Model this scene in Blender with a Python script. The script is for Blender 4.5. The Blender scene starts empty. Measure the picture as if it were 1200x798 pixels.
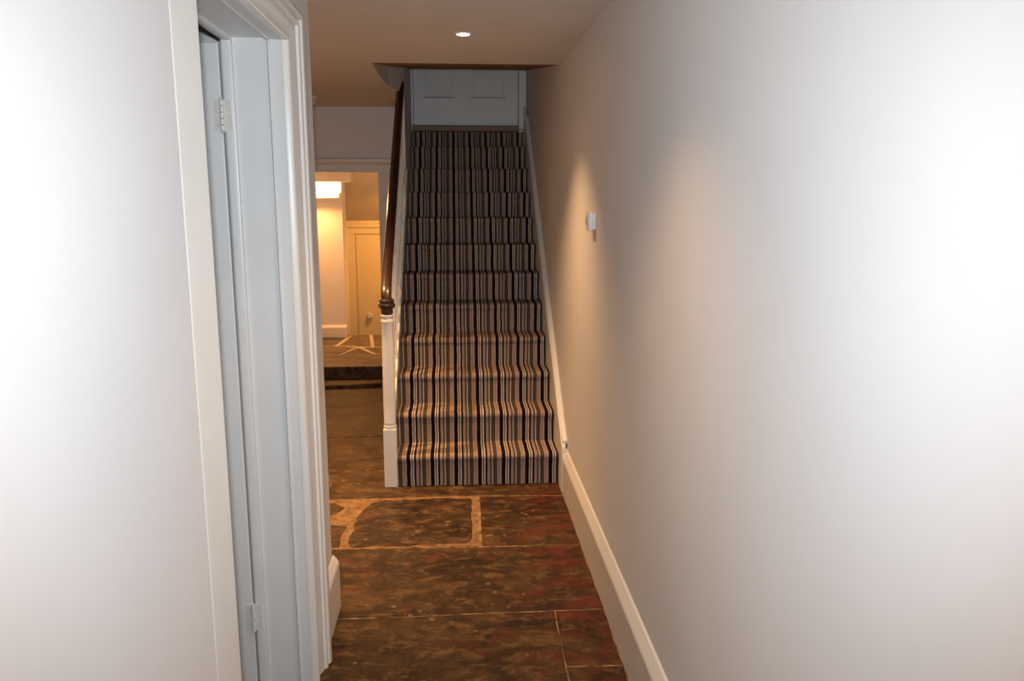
import bpy, bmesh, math, random
from mathutils import Vector
PI = math.pi
R_ = random.Random(7)
COL = bpy.context.scene.collection
SC = bpy.context.scene

# ------------------------------------------------------------------ camera, world, lights, exposure
cam_d = bpy.data.cameras.new('camera'); cam = bpy.data.objects.new('camera', cam_d); COL.objects.link(cam)
cam.location = (0, 0, 1.6)
cam.rotation_euler = (PI/2 - 0.1791, 0, -0.0687)
cam_d.sensor_width = 36.0; cam_d.lens = 36.0*931.4/1200.0; cam_d.clip_start = 0.02
SC.camera = cam
w = bpy.data.worlds.new('world'); SC.world = w; w.use_nodes = True
w.node_tree.nodes['Background'].inputs[0].default_value = (0.6, 0.5, 0.4, 1)
w.node_tree.nodes['Background'].inputs[1].default_value = 0.02
SC.view_settings.view_transform = 'Standard'; SC.view_settings.look = 'None'
SC.view_settings.gamma = 1.0; SC.view_settings.use_curve_mapping = False
SC.view_settings.exposure = 0.36

WARM = (1.0, 0.56, 0.245)
FLASH = (0.895, 0.96, 1.04)
def spot(name, loc, power, size, blend, col, radius=0.03, target=None):
    d = bpy.data.lights.new(name, 'SPOT'); d.energy = power; d.color = col
    d.spot_size = math.radians(size); d.spot_blend = blend; d.shadow_soft_size = radius
    o = bpy.data.objects.new(name, d); COL.objects.link(o); o.location = loc
    if target:
        o.rotation_euler = (Vector(target)-Vector(loc)).to_track_quat('-Z', 'Y').to_euler()
    return o
def area(name, loc, power, sx, sy, col, target):
    d = bpy.data.lights.new(name, 'AREA'); d.energy = power; d.color = col
    d.shape = 'RECTANGLE'; d.size = sx; d.size_y = sy
    o = bpy.data.objects.new(name, d); COL.objects.link(o); o.location = loc
    o.rotation_euler = (Vector(target)-Vector(loc)).to_track_quat('-Z', 'Y').to_euler()
    return o
# the camera's flash, just above the lens: a beam that weakens towards its edges
spot('flash', (0, -0.03, 1.70), 124, 97, 1.0, FLASH, 0.025, (0.16, 5.0, 1.00))

# ------------------------------------------------------------------ node helpers
def mat(name):
    m = bpy.data.materials.new(name); m.use_nodes = True
    nt = m.node_tree; b = nt.nodes['Principled BSDF']
    return m, nt, b
def N(nt, t, **kw):
    n = nt.nodes.new(t)
    for k, v in kw.items():
        if k in n.inputs: n.inputs[k].default_value = v
        else: setattr(n, k, v)
    return n
def ramp(nt, fac, stops, interp='LINEAR'):
    r = nt.nodes.new('ShaderNodeValToRGB'); cr = r.color_ramp; cr.interpolation = interp
    while len(cr.elements) < len(stops): cr.elements.new(0.5)
    for e, (p, c) in zip(cr.elements, stops):
        e.position = p; e.color = (c[0], c[1], c[2], 1) if not isinstance(c, float) else (c, c, c, 1)
    nt.links.new(fac, r.inputs[0]); return r
def coords(nt, scale=(1, 1, 1), obj=False):
    # world-aligned position: every object keeps its mesh in scene coordinates
    g = nt.nodes.new('ShaderNodeTexCoord'); mp = nt.nodes.new('ShaderNodeMapping')
    mp.inputs['Scale'].default_value = scale
    nt.links.new(g.outputs['Object'], mp.inputs[0]); return mp.outputs[0]
def noise(nt, vec, scale, detail=6, rough=0.6, dist=0.0):
    n = N(nt, 'ShaderNodeTexNoise', Scale=scale, Detail=detail, Roughness=rough, Distortion=dist)
    nt.links.new(vec, n.inputs['Vector']); return n.outputs[0]
def bump(nt, b, h, strength, dist=0.002):
    n = N(nt, 'ShaderNodeBump', Strength=strength, Distance=dist)
    nt.links.new(h, n.inputs['Height']); nt.links.new(n.outputs[0], b.inputs['Normal'])
def mixc(nt, f, a, b):
    m = nt.nodes.new('ShaderNodeMix'); m.data_type = 'RGBA'
    if isinstance(f, float): m.inputs[0].default_value = f
    else: nt.links.new(f, m.inputs[0])
    for i, s in ((6, a), (7, b)):
        if isinstance(s, tuple): m.inputs[i].default_value = (*s, 1)
        else: nt.links.new(s, m.inputs[i])
    return m.outputs[2]
def paint(name, c1, c2, rough=0.6, scale=3.0, bs=0.05, bscale=60, spec=0.3):
    m, nt, b = mat(name); v = coords(nt)
    r = ramp(nt, noise(nt, v, scale, 4), [(0.35, c1), (0.65, c2)])
    nt.links.new(r.outputs[0], b.inputs['Base Color'])
    b.inputs['Roughness'].default_value = rough; b.inputs['Specular IOR Level'].default_value = spec
    bump(nt, b, noise(nt, v, bscale, 4), bs)
    return m

M = {}
M['wall'] = paint('wall_paint', (0.73, 0.715, 0.70), (0.76, 0.745, 0.73), 0.75, 1.2, 0.12, 9, 0.2)
M['ceiling'] = paint('ceiling_paint', (0.72, 0.69, 0.64), (0.75, 0.72, 0.67), 0.85, 1.5, 0.05, 40, 0.1)
M['trim'] = paint('trim_gloss_paint', (0.74, 0.715, 0.655), (0.77, 0.745, 0.69), 0.33, 5, 0.05, 25, 0.45)
M['jamb'] = paint('grey_white_gloss', (0.69, 0.70, 0.69), (0.72, 0.73, 0.72), 0.35, 5, 0.04, 25, 0.45)
M['white_plastic'] = paint('white_plastic', (0.78, 0.78, 0.76), (0.8, 0.8, 0.78), 0.35, 8, 0.0, 50)
M['grey_plastic'] = paint('grey_plastic', (0.45, 0.44, 0.42), (0.5, 0.49, 0.47), 0.4, 8, 0.0, 50)
M['tan'] = paint('soffit_tan', (0.27, 0.17, 0.075), (0.31, 0.20, 0.09), 0.8, 2, 0.05, 40, 0.1)  # soffit only: even tan brown, darker than the ceiling paint
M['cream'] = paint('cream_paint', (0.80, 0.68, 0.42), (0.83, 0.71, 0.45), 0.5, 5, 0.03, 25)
M['metal'] = paint('painted_hinge_metal', (0.62, 0.60, 0.56), (0.72, 0.71, 0.68), 0.35, 80, 0.2, 120, 0.5)

def wood():
    m, nt, b = mat('dark_varnished_wood'); v = coords(nt, (40, 5, 5))
    r = ramp(nt, noise(nt, v, 1.6, 5, 0.6, 0.5), [(0.3, (0.016, 0.006, 0.004)), (0.7, (0.05, 0.017, 0.008))])
    nt.links.new(r.outputs[0], b.inputs['Base Color'])
    b.inputs['Roughness'].default_value = 0.35; b.inputs['Coat Weight'].default_value = 0.3
    b.inputs['Coat Roughness'].default_value = 0.12
    return m
M['wood'] = wood()
def bare():
    m, nt, b = mat('bare_brown_wood'); v = coords(nt, (3, 40, 40))
    r = ramp(nt, noise(nt, v, 1.5, 5), [(0.3, (0.16, 0.08, 0.04)), (0.7, (0.26, 0.14, 0.075))])
    nt.links.new(r.outputs[0], b.inputs['Base Color']); b.inputs['Roughness'].default_value = 0.5
    return m
M['bare'] = bare()

def carpet():
    m, nt, b = mat('striped_wool_carpet'); v = coords(nt)
    # slight waviness of the woven stripes
    wv = N(nt, 'ShaderNodeTexNoise', Scale=14.0, Detail=2.0); nt.links.new(v, wv.inputs['Vector'])
    sx = nt.nodes.new('ShaderNodeSeparateXYZ'); nt.links.new(v, sx.inputs[0])
    def mth(op, a, bb=None):
        n = nt.nodes.new('ShaderNodeMath'); n.operation = op
        for i, s in enumerate((a, bb)):
            if s is None: continue
            if isinstance(s, (int, float)): n.inputs[i].default_value = s
            else: nt.links.new(s, n.inputs[i])
        return n.outputs[0]
    wob = mth('MULTIPLY', mth('SUBTRACT', wv.outputs[0], 0.5), 0.006)
    x = mth('ADD', mth('ADD', sx.outputs[0], wob), 0.293+0.1325*10)
    f = mth('FRACT', mth('DIVIDE', x, 0.1325))
    DK = (0.010, 0.004, 0.006); LT = (0.58, 0.49, 0.40); PK = (0.37, 0.265, 0.21); GB = (0.105, 0.072, 0.06)
    BR = (0.085, 0.052, 0.034); TN = (0.40, 0.285, 0.205); MG = (0.10, 0.082, 0.07); GY = (0.24, 0.185, 0.15)
    st = [(0, DK), (.15, LT), (.195, MG), (.245, LT), (.295, MG), (.315, DK), (.385, PK), (.47, GY), (.50, GB), (.575, LT),
          (.615, MG), (.65, BR), (.715, GB), (.765, DK), (.79, TN), (.86, GY), (.90, TN), (.985, DK)]
    r = ramp(nt, f, st, 'CONSTANT')
    sp = noise(nt, v, 260, 3, 0.7)
    k = ramp(nt, sp, [(0.3, (0.62, 0.62, 0.62)), (0.7, (1.25, 1.25, 1.25))])
    mm = nt.nodes.new('ShaderNodeMix'); mm.data_type = 'RGBA'; mm.blend_type = 'MULTIPLY'; mm.inputs[0].default_value = 1
    nt.links.new(r.outputs[0], mm.inputs[6]); nt.links.new(k.outputs[0], mm.inputs[7])
    nt.links.new(mm.outputs[2], b.inputs['Base Color'])
    b.inputs['Roughness'].default_value = 0.95; b.inputs['Specular IOR Level'].default_value = 0.1
    bump(nt, b, sp, 0.5, 0.004)
    return m
M['carpet'] = carpet()

def stone(name, base_a, base_b, light, red, redamt, rough=0.42):
    m, nt, b = mat(name)
    v = coords(nt, (1.0, 1.7, 1.0))
    n1 = noise(nt, v, 2.6, 9, 0.68, 0.9); n2 = noise(nt, v, 10.5, 12, 0.80, 0.5); n3 = noise(nt, v, 38.0, 5, 0.7)
    c = ramp(nt, n1, [(0.38, tuple(q*0.45 for q in base_a)), (0.52, base_a), (0.66, tuple(q*1.25 for q in base_b))]).outputs[0]
    f2 = ramp(nt, n2, [(0.51, (0, 0, 0)), (0.57, (0.6, 0.6, 0.6)), (0.68, (1, 1, 1))]).outputs[0]
    c = mixc(nt, f2, c, light)
    f2b = ramp(nt, n2, [(0.34, (0.9, 0.9, 0.9)), (0.47, (0, 0, 0))]).outputs[0]
    c = mixc(nt, f2b, c, tuple(x*0.45 for x in base_a))
    # worn red paint lying in patches, most of it along the right-hand wall
    g = nt.nodes.new('ShaderNodeTexCoord'); s = nt.nodes.new('ShaderNodeSeparateXYZ'); nt.links.new(g.outputs['Object'], s.inputs[0])
    mr = N(nt, 'ShaderNodeMapRange'); nt.links.new(s.outputs[0], mr.inputs[0])
    mr.inputs[1].default_value = 0.0; mr.inputs[2].default_value = 0.5; mr.inputs[3].default_value = 0.10; mr.inputs[4].default_value = 0.24
    ad = nt.nodes.new('ShaderNodeMath'); ad.operation = 'ADD'
    nt.links.new(noise(nt, v, 5.5, 8, 0.7, 0.4), ad.inputs[0]); nt.links.new(mr.outputs[0], ad.inputs[1])
    fr = ramp(nt, ad.outputs[0], [(0.66, (0, 0, 0)), (0.84, (redamt, redamt, redamt))]).outputs[0]
    c = mixc(nt, fr, c, red)
    # small pale paint drips
    vo = N(nt, 'ShaderNodeTexVoronoi', Scale=15.0, Randomness=1.0); nt.links.new(coords(nt, (1, 1, 1)), vo.inputs['Vector'])
    sz = noise(nt, v, 3.3, 3)
    mu = nt.nodes.new('ShaderNodeMath'); mu.operation = 'SUBTRACT'
    nt.links.new(vo.outputs['Distance'], mu.inputs[0]); nt.links.new(n3, mu.inputs[1])
    fd = ramp(nt, mu.outputs[0], [(0.0, (0, 0, 0)), (0.001, (0, 0, 0))]).outputs[0]
    sub = nt.nodes.new('ShaderNodeMath'); sub.operation = 'LESS_THAN'
    th = nt.nodes.new('ShaderNodeMath'); th.operation = 'MULTIPLY_ADD'
    nt.links.new(sz, th.inputs[0]); th.inputs[1].default_value = 0.75; th.inputs[2].default_value = -0.30
    nt.links.new(vo.outputs['Distance'], sub.inputs[0]); nt.links.new(th.outputs[0], sub.inputs[1])
    ml = nt.nodes.new('ShaderNodeMath'); ml.operation = 'MULTIPLY'; nt.links.new(sub.outputs[0], ml.inputs[0]); ml.inputs[1].default_value = 0.55
    c = mixc(nt, ml.outputs[0], c, (0.33, 0.22, 0.12))
    nt.links.new(c, b.inputs['Base Color'])
    rr = ramp(nt, n2, [(0.3, rough-0.08), (0.7, rough+0.2)]); nt.links.new(rr.outputs[0], b.inputs['Roughness'])
    b.inputs['Specular IOR Level'].default_value = 0.22
    ab = nt.nodes.new('ShaderNodeMath'); ab.operation = 'MULTIPLY_ADD'
    nt.links.new(n2, ab.inputs[0]); ab.inputs[1].default_value = 1.0; nt.links.new(n1, ab.inputs[2])
    bump(nt, b, ab.outputs[0], 0.75, 0.014)
    return m
M['stone'] = stone('dark_flagstone', (0.058, 0.030, 0.012), (0.095, 0.050, 0.019), (0.195, 0.107, 0.042), (0.15, 0.024, 0.012), 0.7)
M['stone_far'] = stone('pale_flagstone', (0.10, 0.075, 0.06), (0.15, 0.115, 0.095), (0.22, 0.17, 0.14), (0.1, 0.04, 0.03), 0.15, 0.35)
M['joint'] = paint('dark_gritty_joint', (0.05, 0.026, 0.012), (0.40, 0.25, 0.13), 0.9, 17, 0.8, 60, 0.1)
M['mortar'] = paint('sandy_mortar', (0.17, 0.092, 0.038), (0.34, 0.20, 0.09), 0.9, 22, 0.8, 40, 0.2)
M['mortar_pale'] = paint('pale_mortar', (0.42, 0.36, 0.30), (0.5, 0.44, 0.38), 0.8, 20, 0.5, 40, 0.2)

def emis(name, col, s):
    m, nt, b = mat(name)
    b.inputs['Base Color'].default_value = (0.9, 0.9, 0.9, 1)
    b.inputs['Emission Color'].default_value = (*col, 1); b.inputs['Emission Strength'].default_value = s
    return m
M['lamp'] = emis('lamp_glow', (1.0, 0.85, 0.72), 14)
M['tube'] = emis('tube_glow', (1.0, 0.50, 0.20), 7)

# ------------------------------------------------------------------ mesh helpers
def tag(o, label=None, cat=None, group=None, kind=None):
    if label: o['label'] = label
    if cat: o['category'] = cat
    if group: o['group'] = group
    if kind: o['kind'] = kind
    return o
def obj(name, bm, m=None, parent=None, bevel=0, smooth=False, seg=2):
    me = bpy.data.meshes.new(name)
    bmesh.ops.recalc_face_normals(bm, faces=bm.faces)
    bm.to_mesh(me); bm.free()
    if m: me.materials.append(m)
    if smooth:
        for p in me.polygons: p.use_smooth = True
        try: me.set_sharp_from_angle(angle=math.radians(38))
        except Exception: pass
    o = bpy.data.objects.new(name, me); COL.objects.link(o)
    if parent: o.parent = parent
    if bevel:
        bv = o.modifiers.new('bevel', 'BEVEL'); bv.width = bevel; bv.segments = seg; bv.limit_method = 'ANGLE'
    return o
def empty(name, loc=(0, 0, 0)):
    # parents stay at the origin so that every mesh keeps scene coordinates
    o = bpy.data.objects.new(name, None); COL.objects.link(o); o.location = loc; o.empty_display_size = 0.1
    return o
def box(bm, x0, x1, y0, y1, z0, z1):
    v = [bm.verts.new((x, y, z)) for x in (x0, x1) for y in (y0, y1) for z in (z0, z1)]
    for f in ((0, 1, 3, 2), (4, 6, 7, 5), (0, 4, 5, 1), (2, 3, 7, 6), (0, 2, 6, 4), (1, 5, 7, 3)):
        bm.faces.new([v[i] for i in f])
def boxes(*bs):
    bm = bmesh.new()
    for b in bs: box(bm, *b)
    return bm
def prism(bm, prof, axis, a, b):
    """extrude a closed 2D profile along axis between a and b"""
    def P(p, t):
        return {'x': (t, p[0], p[1]), 'y': (p[0], t, p[1]), 'z': (p[0], p[1], t)}[axis]
    A = [bm.verts.new(P(p, a)) for p in prof]; B = [bm.verts.new(P(p, b)) for p in prof]
    n = len(prof)
    bm.faces.new(A); bm.faces.new(B[::-1])
    for i in range(n): bm.faces.new((A[i], A[(i+1) % n], B[(i+1) % n], B[i]))
def lathe(bm, prof, cx, cy, cz=0, n=20, axis='z'):
    rings = []
    for r, z in prof:
        ring = []
        for k in range(n):
            a = 2*PI*k/n; c, s = r*math.cos(a), r*math.sin(a)
            if axis == 'z': p = (cx+c, cy+s, cz+z)
            elif axis == 'y': p = (cx+c, cy+z, cz+s)
            else: p = (cx+z, cy+c, cz+s)
            ring.append(bm.verts.new(p))
        rings.append(ring)
    for a, b in zip(rings, rings[1:]):
        for k in range(n): bm.faces.new((a[k], a[(k+1) % n], b[(k+1) % n], b[k]))
    bm.faces.new(rings[0][::-1]); bm.faces.new(rings[-1])

WX = 0.59       # right wall
LX = -0.50      # left wall
CZ = 2.33       # ceiling
def uneven(bm, x0, x1, y0, y1, z0, z1, amp=0.0): box(bm, x0, x1, y0, y1, z0, z1)

# ------------------------------------------------------------------ floor
def floor_piece(nm, x0, x1, y0, y1, z0, z1, m, label):
    o = obj(nm, boxes((x0, x1, y0, y1, z0, z1)), m)
    tag(o, label, 'floor', kind='structure'); return o
floor = floor_piece('floor', -1.6, WX+0.1, -2.2, 6.86, -0.12, -0.0030, M['joint'], 'worn dark brown flagstone floor of the hallway')
def slab(parent, pts, m, z=0.0, th=0.03, jit=0.004, step=0.09, bev=0.006, name='flagstone', tilt=0.0015):
    poly = []
    n = len(pts)
    for i in range(n):
        a = Vector(pts[i]); b = Vector(pts[(i+1) % n]); L = (b-a).length; k = max(1, int(L/step))
        nrm = Vector((-(b-a).y, (b-a).x)).normalized()
        for j in range(k):
            p = a.lerp(b, j/k)
            if j: p += nrm*R_.uniform(-jit, jit)
            poly.append(p)
    c = sum(poly, Vector((0, 0)))/len(poly)
    bm = bmesh.new(); tz = [R_.uniform(0, tilt*0.7), R_.uniform(-tilt, tilt), R_.uniform(-tilt, tilt)]
    def Z(p): return z + tz[0] + tz[1]*(p.x-c.x) + tz[2]*(p.y-c.y)
    top = []; mid = []; bot = []
    for p in poly:
        d = (c-p).normalized()*bev*1.3
        q = p+d; top.append(bm.verts.new((q.x, q.y, Z(q)))); mid.append(bm.verts.new((p.x, p.y, Z(p)-bev*0.5))); bot.append(bm.verts.new((p.x, p.y, z-th)))
    k = len(poly); bm.faces.new(top)
    for A, B in ((mid, top), (bot, mid)):
        for i in range(k): bm.faces.new((A[i], A[(i+1) % k], B[(i+1) % k], B[i]))
    return obj(name, bm, m, parent)
g = 0.0035
o = obj('mortar_bed', boxes((-1.12, 0.09, 3.484, 4.088, -0.02, -0.0018), (-1.0, 0.075, 4.088, 4.107, -0.02, -0.0018)), M['mortar'], floor)
o['label'] = 'sandy mortar filling the wide joints'
X0, X1 = -1.58, 0.558
S = [
  # foreground
  [(-0.47, -0.9), (0.10, -0.9), (0.12, 0.3), (-0.47, 0.32)],
  [(0.11, -0.9), (X1, -0.9), (X1, 0.29), (0.13, 0.3)],
  [(-0.47, 0.33), (X1, 0.30), (X1, 1.45), (-0.47, 1.47)],
  [(-0.66, 1.48), (0.340, 1.46), (0.348, 2.1), (0.358-g, 2.45), (0.366-g, 2.862), (-0.20, 2.858), (-0.47, 2.86), (-0.66, 2.86)],
  [(0.345+g, 1.46), (X1, 1.455), (X1, 2.482), (0.358+g, 2.486)],
  [(0.358+g, 2.492), (X1, 2.489), (X1, 2.865), (0.366+g, 2.863)],
  # long slab
  [(-0.72, 2.868), (-0.3, 2.866), (0.2, 2.871), (X1, 2.873), (X1, 3.462), (0.10, 3.462), (-0.2, 3.475), (-0.55, 3.48), (-0.72, 3.478)],
  # bordered slab and neighbours
  [(-0.515, 3.50), (-0.25, 3.492), (0.02, 3.505), (0.050, 3.53), (0.058, 3.8), (0.060, 4.075), (-0.1, 4.088), (-0.40, 4.085), (-0.47, 4.05), (-0.505, 3.95), (-0.53, 3.85), (-0.52, 3.7), (-0.535, 3.6)],
  [(0.100, 3.472), (X1, 3.468), (X1, 4.078), (0.105, 4.098)],
  [(-0.56, 3.50), (-0.57, 3.62), (-0.555, 3.74), (-0.72, 3.80), (-1.12, 3.82), (-1.12, 3.49)],
  [(-0.64, 3.90), (-0.60, 3.98), (-0.66, 4.05), (-1.12, 4.06), (-1.12, 3.87)],
  [(-1.13, 2.95), (-1.13, 4.06), (X0, 4.06), (X0, 2.95)],
  [(-0.73, 2.95), (-0.73, 3.48), (-1.12, 3.48), (-1.12, 2.95)],
  # at the foot of the stairs
  [(-1.05, 4.112), (-0.60, 4.105), (-0.2, 4.112), (0.075, 4.116), (X1, 4.088), (X1, 4.40), (-0.33, 4.40), (-0.33, 4.245), (-0.345, 4.245), (-0.345, 4.243), (-0.43, 4.243), (-0.43, 4.55), (-1.05, 4.56)],
  [(-1.06, 4.08), (-1.06, 4.56), (X0, 4.56), (X0, 4.08)],
  [(-0.43, 4.566), (-0.43, 5.22), (-1.0, 5.235), (-1.0, 4.572)],
  [(-1.01, 4.572), (-1.01, 5.235), (X0, 5.235), (X0, 4.572)],
  [(-0.43, 5.232), (-0.43, 6.02), (-0.86, 6.03), (X0, 6.0), (X0, 5.245)],
  [(-0.43, 6.03), (-0.43, 6.66), (-1.2, 6.60), (-1.2, 6.04)],
  [(-1.21, 6.04), (-1.21, 6.60), (X0, 6.58), (X0, 6.03)],
]
for q, p in enumerate(S): slab(floor, p, M['stone'], jit=0.010 if q in (7, 9, 10) else 0.0035, step=0.05 if q in (7, 9, 10) else 0.09)
# worn pale threshold stone before the step, set a little proud
slab(floor, [(-0.43, 6.67), (-0.43, 6.855), (X0, 6.855), (X0, 6.60), (-1.2, 6.61)], M['stone'], z=0.038, th=0.05, bev=0.012, name='threshold_stone')
# far floor, one step up
floor2 = floor_piece('floor.001', -1.9, -0.3, 6.86, 8.50, -0.12, 0.136, M['stone'], 'raised stone floor beyond the far opening')
F = [
  [(-0.3, 6.862), (-1.9, 6.862), (-1.9, 7.42), (-1.10, 7.40), (-0.98, 7.75), (-0.80, 7.42), (-0.30, 7.40)],
  [(-1.9, 7.43), (-1.11, 7.41), (-1.0, 7.77), (-1.16, 7.84), (-1.9, 7.80)],
  [(-0.30, 7.42), (-0.78, 7.44), (-0.94, 7.76), (-0.30, 7.76)],
  [(-1.19, 7.86), (-0.93, 7.80), (-0.86, 7.80), (-0.95, 8.48), (-1.12, 8.48)],
  [(-0.30, 7.79), (-0.83, 7.79), (-0.92, 8.48), (-0.30, 8.48)],
  [(-1.9, 7.82), (-1.22, 7.86), (-1.15, 8.48), (-1.9, 8.48)],
]
for p in F: slab(floor2, p, M['stone_far'], z=0.142, step=0.2, tilt=0.0005)
obj('mortar_bed', boxes((-1.89, -0.31, 7.3, 8.49, 0.13, 0.1405)), M['mortar_pale'], floor2)['label'] = 'pale mortar in the joints'
# steps going down beyond, and the low floor in front of the far door
down = obj('floor.002', boxes((-1.9, -0.3, 8.50, 8.78, -0.95, -0.07), (-1.9, -0.3, 8.78, 9.06, -0.95, -0.26),
                              (-1.9, -0.3, 9.06, 9.34, -0.95, -0.45), (-1.9, -0.3, 9.34, 9.62, -0.95, -0.65), (-1.9, -0.3, 9.62, 10.0, -0.95, -0.85)), M['stone_far'])
tag(down, 'stone steps going down behind the raised far floor', 'steps', kind='structure')
# side room floor
obj0 = floor_piece('floor.003', -2.3, -1.6, -1.0, 2.68, -0.12, -0.004, M['mortar'], 'floor of the side room behind the open door')
slab(floor, [(-0.69, 1.3), (-0.69, 2.6), (-1.58, 2.6), (-1.58, 1.3)], M['stone'])

# ------------------------------------------------------------------ walls
wr = obj('wall_right', boxes((WX, WX+0.12, -2.2, 6.84, -0.12, 2.9)), M['wall'])
tag(wr, 'long bare off-white painted wall on the right of the hallway and stairs', 'wall', kind='structure')
def door_hole_wall():
    bm = bmesh.new()
    xi = -0.66
    box(bm, xi, -0.470, -2.2, 1.50, -0.12, CZ+0.05)
    box(bm, xi, LX, 1.50, 2.48, 2.075, CZ+0.05)
    box(bm, xi, LX, 2.48, 2.93, -0.12, CZ+0.05)
    return bm
wl = obj('wall_left', door_hole_wall(), M['wall'])
tag(wl, 'off-white wall on the left with the doorway in it', 'wall', kind='structure')
o = obj('wall_side', boxes((-1.70, -0.66, 2.70, 2.93, -0.12, CZ+0.05)), M['wall'])
tag(o, 'return wall behind the left corner, facing the side hall', 'wall', kind='structure')
o = obj('wall_back', boxes((-0.66, WX+0.12, -2.3, -2.2, -0.12, CZ+0.05)), M['wall'])
tag(o, 'wall closing the hallway behind the viewer', 'wall', kind='structure')
o = obj('wall_side_room', boxes((-2.4, -2.3, -1.1, 2.93, -0.12, CZ+0.05), (-2.3, -0.66, -1.1, -1.0, -0.12, CZ+0.05), (-2.3, -1.70, 2.70, 2.93, -0.12, CZ+0.05)), M['wall'])
tag(o, 'walls of the side room behind the open door', 'wall', kind='structure')
o = obj('wall_outer_left', boxes((-1.70, -1.58, 2.93, 6.88, -0.12, CZ+0.05)), M['wall'])
tag(o, 'outer wall of the side hall, left of the far opening', 'wall', kind='structure')
# far wall with the opening
FY = 6.88
o = obj('wall_far', boxes((-1.70, -1.45, FY, FY+0.14, -0.12, CZ+0.05), (-1.45, -0.655, FY, FY+0.14, 1.80, CZ+0.05), (-0.655, -0.44, FY, FY+0.14, -0.12, CZ+0.05)), M['wall'])
tag(o, 'far end wall with a low opening into a lit passage', 'wall', kind='structure')
bm = bmesh.new()
prism(bm, [(FY, 1.862), (FY-0.03, 1.870), (FY-0.045, 1.888), (FY-0.045, 1.905), (FY-0.02, 1.915), (FY, 1.915)], 'x', -1.58, -0.44)
o = obj('trim_1', bm, M['trim']); tag(o, 'thin moulded ledge above the far opening', 'ledge', kind='structure')
bm = bmesh.new()
box(bm, -0.668, -0.44, FY-0.018, FY, 0.0, 0.27); box(bm, -0.672, -0.655, FY-0.018, FY+0.14, 0.143, 0.27)
o = obj('baseboard_far', bm, M['trim'], bevel=0.004); tag(o, 'short grey-white skirting at the right foot of the far opening', 'skirting', kind='structure')
# passage beyond
o = obj('wall_passage_pier', boxes((-1.9, -1.172, 8.36, 8.62, 0.13, 1.95)), M['wall'])
tag(o, 'off-white pier wall under the bright lamp in the far passage', 'wall', kind='structure')
bm = bmesh.new(); prism(bm, [(8.36, 0.1435), (8.335, 0.1435), (8.335, 0.245), (8.345, 0.262), (8.36, 0.27)], 'x', -1.9, -1.165)
o = obj('baseboard_passage', bm, M['trim']); tag(o, 'off-white skirting board along the foot of the far pier wall', 'skirting', kind='structure')
o = obj('wall_passage_sides', boxes((-2.0, -1.9, FY+0.14, 10.1, -0.95, 2.3), (-0.3, -0.2, FY+0.14, 10.1, -0.95, 2.3), (-0.44, -0.2, FY, FY+0.14, -0.12, CZ)), M['wall'])
tag(o, 'side walls of the lit passage beyond the far opening', 'wall', kind='structure')
DY = 9.9
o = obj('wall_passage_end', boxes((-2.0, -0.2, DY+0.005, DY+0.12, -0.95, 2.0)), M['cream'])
tag(o, 'yellow-lit end wall around the far cream door', 'wall', kind='structure')
bm = bmesh.new()
prism(bm, [(FY+0.14, 1.93), (8.40, 1.855), (DY+0.02, 1.305), (DY+0.02, 1.42), (8.40, 1.97), (FY+0.14, 2.05)], 'x', -1.9, -0.3)
o = obj('ceiling_passage', bm, M['ceiling']); tag(o, 'sloping plaster ceiling of the passage beyond the far opening', 'ceiling', kind='structure')
o = obj('beam_passage', boxes((-1.9, -1.05, 8.18, 8.36, 1.745, 1.84)), M['ceiling'], bevel=0.004)
tag(o, 'boxed beam above the bright lamp in the far passage', 'beam', kind='structure')

# ceilings
bm = boxes((-0.66, WX+0.12, -2.3, 4.65, CZ, CZ+0.12), (-1.70, -0.46, 2.70, 7.02, CZ+0.001, CZ+0.121), (-2.4, -0.5, -1.1, 2.93, CZ+0.002, CZ+0.119))
o = obj('ceiling', bm, M['ceiling']); tag(o, 'flat plastered ceiling of the hallway ending at the stair opening', 'ceiling', kind='structure')
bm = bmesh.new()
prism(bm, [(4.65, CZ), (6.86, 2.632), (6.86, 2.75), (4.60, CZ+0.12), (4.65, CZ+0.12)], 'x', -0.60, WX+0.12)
o = obj('ceiling_stairwell', bm, M['tan']); tag(o, 'sloping brown soffit over the stairs', 'ceiling', kind='structure')
bm = boxes((-0.60, -0.46, 4.655, 6.84, CZ+0.1215, 2.78), (-0.411, -0.3665, 5.965, 6.84, 1.80, CZ+0.001))
prism(bm, [(-0.4605, 5.20), (-0.446, 5.58), (-0.3665, 6.00), (-0.3665, 6.84), (-0.4605, 6.84)], 'z', CZ, 2.72)
o = obj('wall_stairwell', bm, M['wall']); tag(o, 'off-white side wall of the stair opening where the handrail ends', 'wall', kind='structure')

# baseboards
def skirt_prof(face, wall, h=0.195, top=0.232):
    s = 1 if face < wall else -1
    return [(wall, 0.0), (face, 0.0), (face, h-0.006), (face+0.003*s, h+0.002), (face+(wall-face)*0.75, top-0.004), (wall, top)]
bm = bmesh.new(); prism(bm, skirt_prof(0.560, WX), 'y', -2.2, 4.13)
o = obj('baseboard_right', bm, M['trim'], smooth=False); tag(o, 'tall cream skirting board along the foot of the right wall', 'skirting', kind='structure')
bm = bmesh.new(); prism(bm, skirt_prof(-0.476, LX, 0.195, 0.222), 'y', 2.60, 2.953)
o = obj('baseboard_left', bm, M['trim'], bevel=0.004); tag(o, 'short piece of cream skirting beside the left doorway, at the wall corner', 'skirting', kind='structure')
bm = bmesh.new(); prism(bm, skirt_prof(-0.446, -0.470, 0.195, 0.222), 'y', -2.2, 1.42)
o = obj('baseboard_near', bm, M['trim']); tag(o, 'cream skirting on the near left wall', 'skirting', kind='structure')
# gritty dust line at the foot of the right skirting is left to the floor mortar

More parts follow.
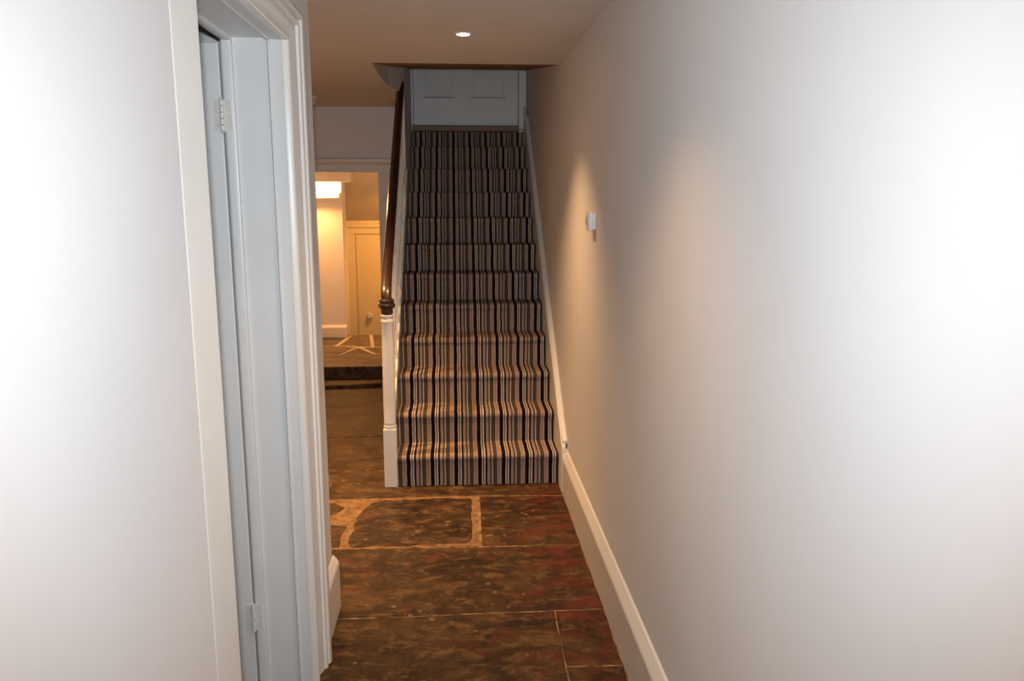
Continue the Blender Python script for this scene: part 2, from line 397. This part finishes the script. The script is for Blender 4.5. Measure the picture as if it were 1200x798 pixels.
# ------------------------------------------------------------------ left doorway
door1 = empty('door_1'); tag(door1, 'open white door and moulded cream frame in the left wall', 'door', kind='structure')
YI, YO, ZH = 2.45, 1.53, 2.045
def sweep_u(prof, khead=0.7, paths=(0, 1, 2, 3)):
    """sweep (X, outward offset) profile round the doorway: far jamb, head, near jamb, with mitred corners"""
    bm = bmesh.new(); cols = []
    for path in paths:
        c = []
        for x, off in prof:
            oh = off*khead if off > 0 else off
            p = [(x, YI+off, -0.0), (x, YI+off, ZH+oh), (x, YO-off, ZH+oh), (x, YO-off, -0.0)][path]
            c.append(bm.verts.new(p))
        cols.append(c)
    n = len(prof)
    for a, b in zip(cols, cols[1:]):
        for i in range(n): bm.faces.new((a[i], a[(i+1) % n], b[(i+1) % n], b[i]))
    bm.faces.new(cols[0][::-1]); bm.faces.new(cols[-1])
    return bm
cas = [(LX, 0.0), (-0.482, 0.0), (-0.478, 0.003), (-0.476, 0.008), (-0.478, 0.014), (-0.484, 0.017), (-0.484, 0.030), (-0.482, 0.045), (-0.476, 0.060),
       (-0.472, 0.070), (-0.472, 0.078), (-0.464, 0.082), (-0.461, 0.090), (-0.466, 0.098), (-0.466, 0.106), (-0.458, 0.111), (-0.455, 0.120),
       (-0.455, 0.136), (-0.459, 0.143), (-0.466, 0.146), (LX, 0.146)]
obj('door_casing', sweep_u(cas, paths=(0, 1, 2)), M['trim'], door1, smooth=True)
near = [(LX, 0.0), (-0.460, 0.0), (-0.4555, 0.002), (-0.455, 0.004), (-0.4685, 0.100), (-0.469, 0.102), (-0.4695, 0.104), (-0.4702, 0.105), (LX, 0.105)]
obj('door_casing', sweep_u(near, paths=(2, 3)), M['trim'], door1)
jam = [(-0.5005, 0.0), (-0.5005, 0.028), (-0.674, 0.03), (-0.674, 0.004), (-0.668, -0.002), (-0.650, -0.004), (-0.642, -0.002), (-0.640, 0.010), (-0.543, 0.010), (-0.541, 0.001), (-0.538, -0.003), (-0.533, -0.003), (-0.529, 0.001), (-0.520, 0.001)]
obj('door_lining', sweep_u(jam), M['jamb'], door1, smooth=True)
# leaf swung open into the side room, square to the wall; hinged on the far jamb
leaf = obj('door_leaf', boxes((-1.42, -0.678, 2.447, 2.487, 0.012, 2.036)), M['jamb'], door1, bevel=0.003)
for (x0, x1, z0, z1) in ((-1.32, -1.10, 0.25, 0.85), (-1.0, -0.79, 0.25, 0.85), (-1.32, -1.10, 1.1, 1.88), (-1.0, -0.79, 1.1, 1.88)):
    obj('door_panel', boxes((x0, x1, 2.440, 2.447, z0, z1)), M['jamb'], leaf, bevel=0.005)
bm = bmesh.new(); lathe(bm, [(0.012, 0), (0.012, -0.02), (0.026, -0.03), (0.030, -0.05), (0.018, -0.064)], -1.36, 2.447, 1.0, 16, 'y')
obj('door_knob', bm, M['metal'], leaf, smooth=True)
for zc, lab in ((1.832, 'upper painted butt hinge'), (0.248, 'lower painted butt hinge')):
    bm = bmesh.new()
    for k in range(5):
        z0 = zc-0.045+k*0.018
        lathe(bm, [(0.0055, 0.0008), (0.0065, 0.0016), (0.0065, 0.0164), (0.0055, 0.0172)], -0.6765, 2.4405, z0, 12)
    lathe(bm, [(0.003, -0.051), (0.0055, -0.048), (0.003, -0.0455)], -0.6765, 2.4405, zc, 10)
    lathe(bm, [(0.003, 0.0455), (0.0055, 0.048), (0.003, 0.051)], -0.6765, 2.4405, zc, 10)
    box(bm, -0.674, -0.650, 2.443, 2.4475, zc-0.045, zc+0.045); box(bm, -0.700, -0.679, 2.4445, 2.4475, zc-0.045, zc+0.045)
    h = obj('hinge', bm, M['metal'], door1, smooth=True); h['label'] = lab

# ------------------------------------------------------------------ staircase
D1, G, RZ, RH = 4.495, 0.2256, 0.1846, 0.1808
XL, XR = -0.364, 0.555
def zi(i): return RZ+RH*i
def yr(i): return D1-G+G*i       # riser face of step i
stair = empty('staircase'); tag(stair, 'steep straight white-painted staircase rising along the right wall', 'staircase')
for i in range(12):
    z1 = zi(i) if i < 11 else 2.124
    y1 = yr(i+1) if i < 11 else 6.84
    xl = XL+0.004
    if i == 0: xl = -0.344
    obj('step', boxes((xl, XR-0.004, yr(i)+0.016, y1+0.0155, 0.0, z1-0.016)), M['bare'], stair)
# sloping skirting (wall string) on the right
def rake(bm, x0, x1, y0, y1, zb, zt, sl=RH/G, foot=None):
    pass
SL = RH/G
def nos(y): return RZ + SL*(y-(D1-G))     # line through the nosings
bm = bmesh.new()
pts = [(4.13, 0.0), (4.13, 0.215)]
# small rounded end where the rake begins
for k in range(7):
    a = PI - k*PI*0.70/6
    pts.append((4.158+0.026*math.cos(a), 0.243+0.026*math.sin(a)))
pts += [(4.25, nos(4.25)+0.165), (6.60, nos(6.60)+0.165), (6.74, 2.33), (6.74, 1.55), (4.42, 0.0)]
prism(bm, pts, 'x', 0.5575, 0.5785)
# moulded top edge
top = [(4.16, 0.262), (4.25, nos(4.25)+0.160), (6.60, nos(6.60)+0.160), (6.60, nos(6.60)+0.182), (4.25, nos(4.25)+0.182), (4.15, 0.285)]
prism(bm, top, 'x', 0.562, WX-0.001)
box(bm, 0.5785, WX-0.001, 4.131, 4.25, 0.0, 0.24)
obj('wall_string', bm, M['trim'], stair, bevel=0.003)
# outer string (left) with capping
bm = bmesh.new()
pts = [(4.336, 0.0), (4.336, nos(4.336)+0.075), (5.96, nos(5.96)+0.075), (6.80, nos(6.80)+0.06), (6.80, 1.7), (4.60, 0.0)]
prism(bm, pts, 'x', -0.398, -0.368)
cap = [(4.336, nos(4.336)+0.070), (5.959, nos(5.959)+0.070), (5.959, nos(5.959)+0.092), (4.336, nos(4.336)+0.092)]
prism(bm, cap, 'x', -0.406, -0.3625)
obj('outer_string', bm, M['trim'], stair, bevel=0.002)
# panelled spandrel under the outer string
bm = bmesh.new()
prism(bm, [(4.60, 0.0), (6.87, 0.0), (6.87, 1.70), (6.80, 1.70)], 'x', -0.396, -0.372)
obj('spandrel', bm, M['trim'], stair)
# newel
NX, NY = -0.383, 4.298
bm = bmesh.new(); box(bm, NX-0.036, NX+0.036, NY-0.036, NY+0.036, 0.0, 0.335)
newel = obj('newel_post', bm, M['trim'], stair, bevel=0.003)
bm = bmesh.new()
lathe(bm, [(0.034, 0.3345), (0.0355, 0.345), (0.036, 0.352), (0.032, 0.358), (0.0345, 0.364), (0.033, 0.372), (0.034, 0.5), (0.0325, 0.8), (0.0305, 0.925),
           (0.033, 0.930), (0.0345, 0.936), (0.033, 0.942), (0.0305, 0.946), (0.0305, 0.956), (0.0345, 0.960), (0.036, 0.966), (0.0345, 0.972)], NX, NY, 0, 28)
obj('newel_shaft', bm, M['trim'], newel, smooth=True)
bm = bmesh.new()
lathe(bm, [(0.031, 0.9725), (0.032, 0.980), (0.032, 1.003), (0.038, 1.008), (0.045, 1.016), (0.0465, 1.024), (0.044, 1.032), (0.038, 1.036), (0.041, 1.042),
           (0.041, 1.050), (0.034, 1.056), (0.026, 1.060)], NX, NY, 0, 28)
c = obj('newel_cap', bm, M['wood'], newel, smooth=True); c['label'] = 'dark wooden cap'
# handrail: rounded section swept up the rake
RX = -0.388
def rail_z(y): return 1.095 + 0.790*(y-4.33)
path = [(4.296, 1.052), (4.302, 1.075), (4.335, 1.105), (4.42, rail_z(4.42)), (5.959, rail_z(5.959))]
sec = [(-0.018, -0.030), (0.018, -0.030), (0.020, -0.016), (0.027, -0.008), (0.0285, 0.006), (0.024, 0.020), (0.012, 0.028), (-0.012, 0.028), (-0.024, 0.020), (-0.0285, 0.006), (-0.027, -0.008), (-0.020, -0.016)]
bm = bmesh.new(); rings = []
for i, (y, z) in enumerate(path):
    a = path[max(0, i-1)]; b = path[min(len(path)-1, i+1)]
    t = Vector((b[0]-a[0], b[1]-a[1])).normalized(); nrm = Vector((-t.y, t.x))
    if i == len(path)-1: nrm = Vector((0, 1.25))
    xx = NX+(RX-NX)*min(1, i/3)
    rings.append([bm.verts.new((xx+u, y+nrm.x*v_, z+nrm.y*v_)) for u, v_ in sec])
for a, b in zip(rings, rings[1:]):
    for k in range(len(sec)): bm.faces.new((a[k], a[(k+1) % len(sec)], b[(k+1) % len(sec)], b[k]))
bm.faces.new(rings[0][::-1]); bm.faces.new(rings[-1])
hr = obj('handrail', bm, M['wood'], stair, smooth=True); hr['label'] = 'dark varnished handrail'
# turned balusters, two to a tread
bal_me = None
zb0 = 0.0
ys = []
y = 4.395
while y < 5.93:
    ys.append(y); y += G/2
L = (rail_z(5)-0.034) - (nos(5)+0.090)
bm = bmesh.new()
box(bm, -0.013, 0.013, -0.013, 0.013, -0.012, 0.13)
pr = [(0.012, 0.129), (0.0155, 0.140), (0.011, 0.150), (0.009, 0.156), (0.013, 0.175), (0.0155, 0.200), (0.0145, 0.24), (0.010, 0.32), (0.0075, 0.40), (0.0070, 0.44), (0.0115, 0.455),
      (0.0115, 0.465), (0.0075, 0.475), (0.009, 0.52), (0.0115, 0.57), (0.008, L-0.175), (0.0135, L-0.165), (0.0135, L-0.155), (0.009, L-0.15), (0.012, L-0.139)]
lathe(bm, pr, 0, 0, 0, 12)
box(bm, -0.013, 0.013, -0.013, 0.013, L-0.14, L+0.012)
first = obj('baluster', bm, M['trim'], stair, smooth=True)
for k, y in enumerate(ys):
    b = first if k == 0 else first.copy()
    if k: COL.objects.link(b); b.parent = stair
    b.location = (-0.384, y, nos(y)+0.090)
# wooden nosing at the top
obj('top_nosing', boxes((XL+0.012, 0.52, 6.728, 6.80, 2.127, 2.176)), M['bare'], stair, bevel=0.006)['label'] = 'bare brown wooden threshold strip'

# carpet: one fold per step, riser + rounded nosing + tread
carpet_t = empty('stair_carpet'); tag(carpet_t, 'brown, black and cream striped carpet fitted over the stair treads', 'carpet')
T = 0.012
for i in range(12):
    y0 = yr(i); zb = 0.002 if i == 0 else zi(i-1); zt = zi(i) if i < 11 else 2.124
    y1 = yr(i+1) if i < 11 else 6.727
    xl = -0.3455 if i == 0 else XL+0.001
    if i == 1: xl = XL+0.001
    outer = [(y0, zb), (y0-0.001, zt-0.055), (y0-0.005, zt-0.040), (y0-0.013, zt-0.032)]
    for k in range(6):
        a = PI + 0.35 - k*(PI/2+0.35)/5
        outer.append((y0+0.006+0.021*math.cos(a), zt-0.021+0.021*math.sin(a)))
    outer += [(y0+0.10, zt-0.001), (y1+0.002, zt)] if i < 11 else [(y1, zt)]
    inner = [(y1+0.002, zt-T), (y0+0.008, zt-T-0.003), (y0+0.010, zt-0.05), (y0+T, zb)] if i < 11 else [(y1, zt-T), (y0+0.008, zt-T-0.003), (y0+0.010, zt-0.05), (y0+T, zb)]
    if i == 11:
        outer = [(y0, zb), (y0, zt)]; inner = [(y0+T, zt), (y0+T, zb)]
    bm = bmesh.new()
    prof = outer+inner
    nx = 24
    xs = [xl+(XR-xl)*k/nx for k in range(nx+1)]
    cols = []
    for x in xs:
        w1 = 0.0012*math.sin(x*31+i*1.7)+0.0008*math.sin(x*77+i)
        cols.append([bm.verts.new((x, p[0]+(w1 if 0 < q < len(outer)-1 else 0), p[1]+(w1*0.6 if 3 < q < len(outer)-1 else 0))) for q, p in enumerate(prof)])
    n = len(prof)
    for a, b in zip(cols, cols[1:]):
        for k in range(n): bm.faces.new((a[k], a[(k+1) % n], b[(k+1) % n], b[k]))
    bm.faces.new(cols[0]); bm.faces.new(cols[-1][::-1])
    obj('carpet_fold', bm, M['carpet'], carpet_t, smooth=True)

# ------------------------------------------------------------------ door at the top of the stairs
dy = 6.80
door2 = empty('door_2'); tag(door2, 'grey-white panelled door at the top of the stairs', 'door', kind='structure')
bm = bmesh.new()
# leaf: stiles, rails and recessed panel ground
box(bm, -0.338, 0.515, dy+0.018, dy+0.040, 2.180, 2.632)
box(bm, -0.338, -0.264, dy, dy+0.018, 2.180, 2.625); box(bm, 0.002, 0.127, dy, dy+0.018, 2.180, 2.625); box(bm, 0.425, 0.515, dy, dy+0.018, 2.180, 2.625)
box(bm, -0.264, 0.002, dy, dy+0.018, 2.180, 2.388); box(bm, 0.127, 0.425, dy, dy+0.018, 2.180, 2.388)
leaf2 = obj('door_leaf', bm, M['jamb'], door2)
for x0, x1 in ((-0.264, 0.002), (0.127, 0.425)):
    obj('door_panel', boxes((x0+0.03, x1-0.03, dy+0.008, dy+0.018, 2.418, 2.624)), M['jamb'], leaf2, bevel=0.005)
    bm = bmesh.new(); prism(bm, [(dy+0.012, 2.388), (dy-0.001, 2.388), (dy-0.001, 2.396), (dy+0.004, 2.402), (dy+0.018, 2.410)], 'x', x0+0.004, x1-0.004)
    obj('panel_bead', bm, M['jamb'], leaf2)
obj('door_frame', boxes((0.520, 0.585, 6.765, 6.84, 2.150, 2.618), (-0.361, -0.342, 6.77, 6.84, 2.15, 2.618)), M['jamb'], door2, bevel=0.004)
o = obj('wall_landing', boxes((-0.46, WX, 6.842, 6.90, 1.7, 2.75)), M['wall']); tag(o, 'wall behind the door at the top of the stairs', 'wall', kind='structure')

# ------------------------------------------------------------------ far cream door
door3 = empty('door_3'); tag(door3, 'plain cream door with a small knob at the end of the lit passage', 'door', kind='structure')
bm = bmesh.new()
xd0, xd1 = -1.245, -0.50
for (a, b) in ((xd0-0.13, xd0), (xd1, xd1+0.13)):
    s = -1 if a < xd0-0.01 else 1
    box(bm, a, b, DY-0.02, DY, -0.85, 1.152)
    q0, q1 = (a, a+0.035) if s < 0 else (b-0.035, b)
    box(bm, q0, q1, DY-0.04, DY-0.02, -0.85, 1.27)
box(bm, xd0-0.13, xd1+0.13, DY-0.02, DY, 1.152, 1.262)
box(bm, xd0-0.15, xd1+0.15, DY-0.05, DY-0.02, 1.232, 1.272)
obj('door_frame', bm, M['cream'], door3, bevel=0.004)
leaf3 = obj('door_leaf', boxes((xd0+0.012, xd1-0.004, DY-0.008, DY+0.003, -0.845, 1.140)), M['cream'], door3)
bm = bmesh.new(); lathe(bm, [(0.012, 0), (0.012, -0.02), (0.034, -0.03), (0.040, -0.05), (0.026, -0.07)], -1.085, DY-0.008, 0.145, 16, 'y')
obj('door_knob', bm, M['white_plastic'], leaf3, smooth=True)

# ------------------------------------------------------------------ fittings
# room thermostat
th = empty('thermostat'); tag(th, 'small white plastic control box fixed to the right wall', 'thermostat')
obj('base', boxes((0.578, WX, 3.387, 3.462, 1.462, 1.528)), M['white_plastic'], th, bevel=0.002)
obj('cover', boxes((0.560, 0.5785, 3.382, 3.466, 1.455, 1.535)), M['white_plastic'], th, bevel=0.005, seg=3)
bm = bmesh.new(); lathe(bm, [(0.018, 0), (0.018, -0.004), (0.014, -0.006)], 0.5605, 3.424, 1.50, 18, 'x'); obj('dial', bm, M['grey_plastic'], th, smooth=True)
# ceiling sensor in the side hall
sd = empty('smoke_alarm'); tag(sd, 'small round white sensor on the ceiling of the side hall', 'smoke alarm')
bm = bmesh.new(); lathe(bm, [(0.052, CZ+0.001), (0.052, CZ-0.018), (0.046, CZ-0.024)], -1.078, 6.2, 0, 24); obj('base', bm, M['white_plastic'], sd, smooth=True)
bm = bmesh.new(); lathe(bm, [(0.042, CZ-0.0235), (0.042, CZ-0.050), (0.030, CZ-0.062), (0.010, CZ-0.065)], -1.078, 6.2, 0, 24); obj('cover', bm, M['white_plastic'], sd, smooth=True)
# recessed downlights
def downlight(x, y, power, label, z=CZ):
    t = empty('downlight'); tag(t, label, 'ceiling light')
    bm = bmesh.new(); lathe(bm, [(0.028, z+0.001), (0.043, z+0.001), (0.045, z-0.002), (0.042, z-0.005), (0.030, z-0.004)], x, y, 0, 28)
    # open ring
    for f in [f for f in bm.faces if len(f.verts) > 8]: bm.faces.remove(f)
    obj('bezel', bm, M['white_plastic'], t, smooth=True)
    bm = bmesh.new(); lathe(bm, [(0.029, z-0.0002), (0.029, z-0.003), (0.020, z-0.0045)], x, y, 0, 24); obj('lamp', bm, M['lamp'], t, smooth=True)
    s = spot('downlight_beam', (x, y, z-0.012), power, 98, 1.0, WARM, 0.03)
    return t
downlight(0.04, 3.82, 108, 'bright round downlight in the ceiling just before the stair opening')
downlight(0.04, 2.02, 42, 'round downlight in the hallway ceiling level with the left doorway')
downlight(0.04, 0.10, 60, 'round downlight in the near hallway ceiling, overhead')
downlight(-1.02, 4.2, 180, 'added round downlight in the side hall ceiling, unseen behind the left corner')  # unseen lamp added to warm the side hall
# passage lamp
pl = empty('passage_lamp'); tag(pl, 'long glowing box lamp high on the far pier wall', 'lamp')
obj('diffuser', boxes((-1.62, -1.186, 8.26, 8.345, 1.640, 1.742)), M['tube'], pl, bevel=0.006)
obj('lamp_housing', boxes((-1.63, -1.180, 8.255, 8.3595, 1.585, 1.6395)), M['trim'], pl, bevel=0.004)
area('passage_lamp_light', (-1.40, 8.22, 1.66), 24, 0.4, 0.08, (1.0, 0.44, 0.13), (-1.2, 7.4, 0.3))
ap = spot('passage_fill_beam', (-0.45, 8.9, 1.62), 48, 150, 0.9, (1.0, 0.42, 0.085), 0.05, (-0.95, 9.8, 0.2))  # fill beam added to brighten the far door
tq = empty('downlight'); tag(tq, 'added round fill lamp in the sloping ceiling of the far passage, unseen behind the stairs', 'ceiling light')  # fitting added for the fill beam, out of sight behind the stairs
bm = bmesh.new(); lathe(bm, [(0.04, 1.69), (0.04, 1.66), (0.03, 1.65)], -0.45, 8.9, 0, 20); obj('lamp', bm, M['lamp'], tq, smooth=True)
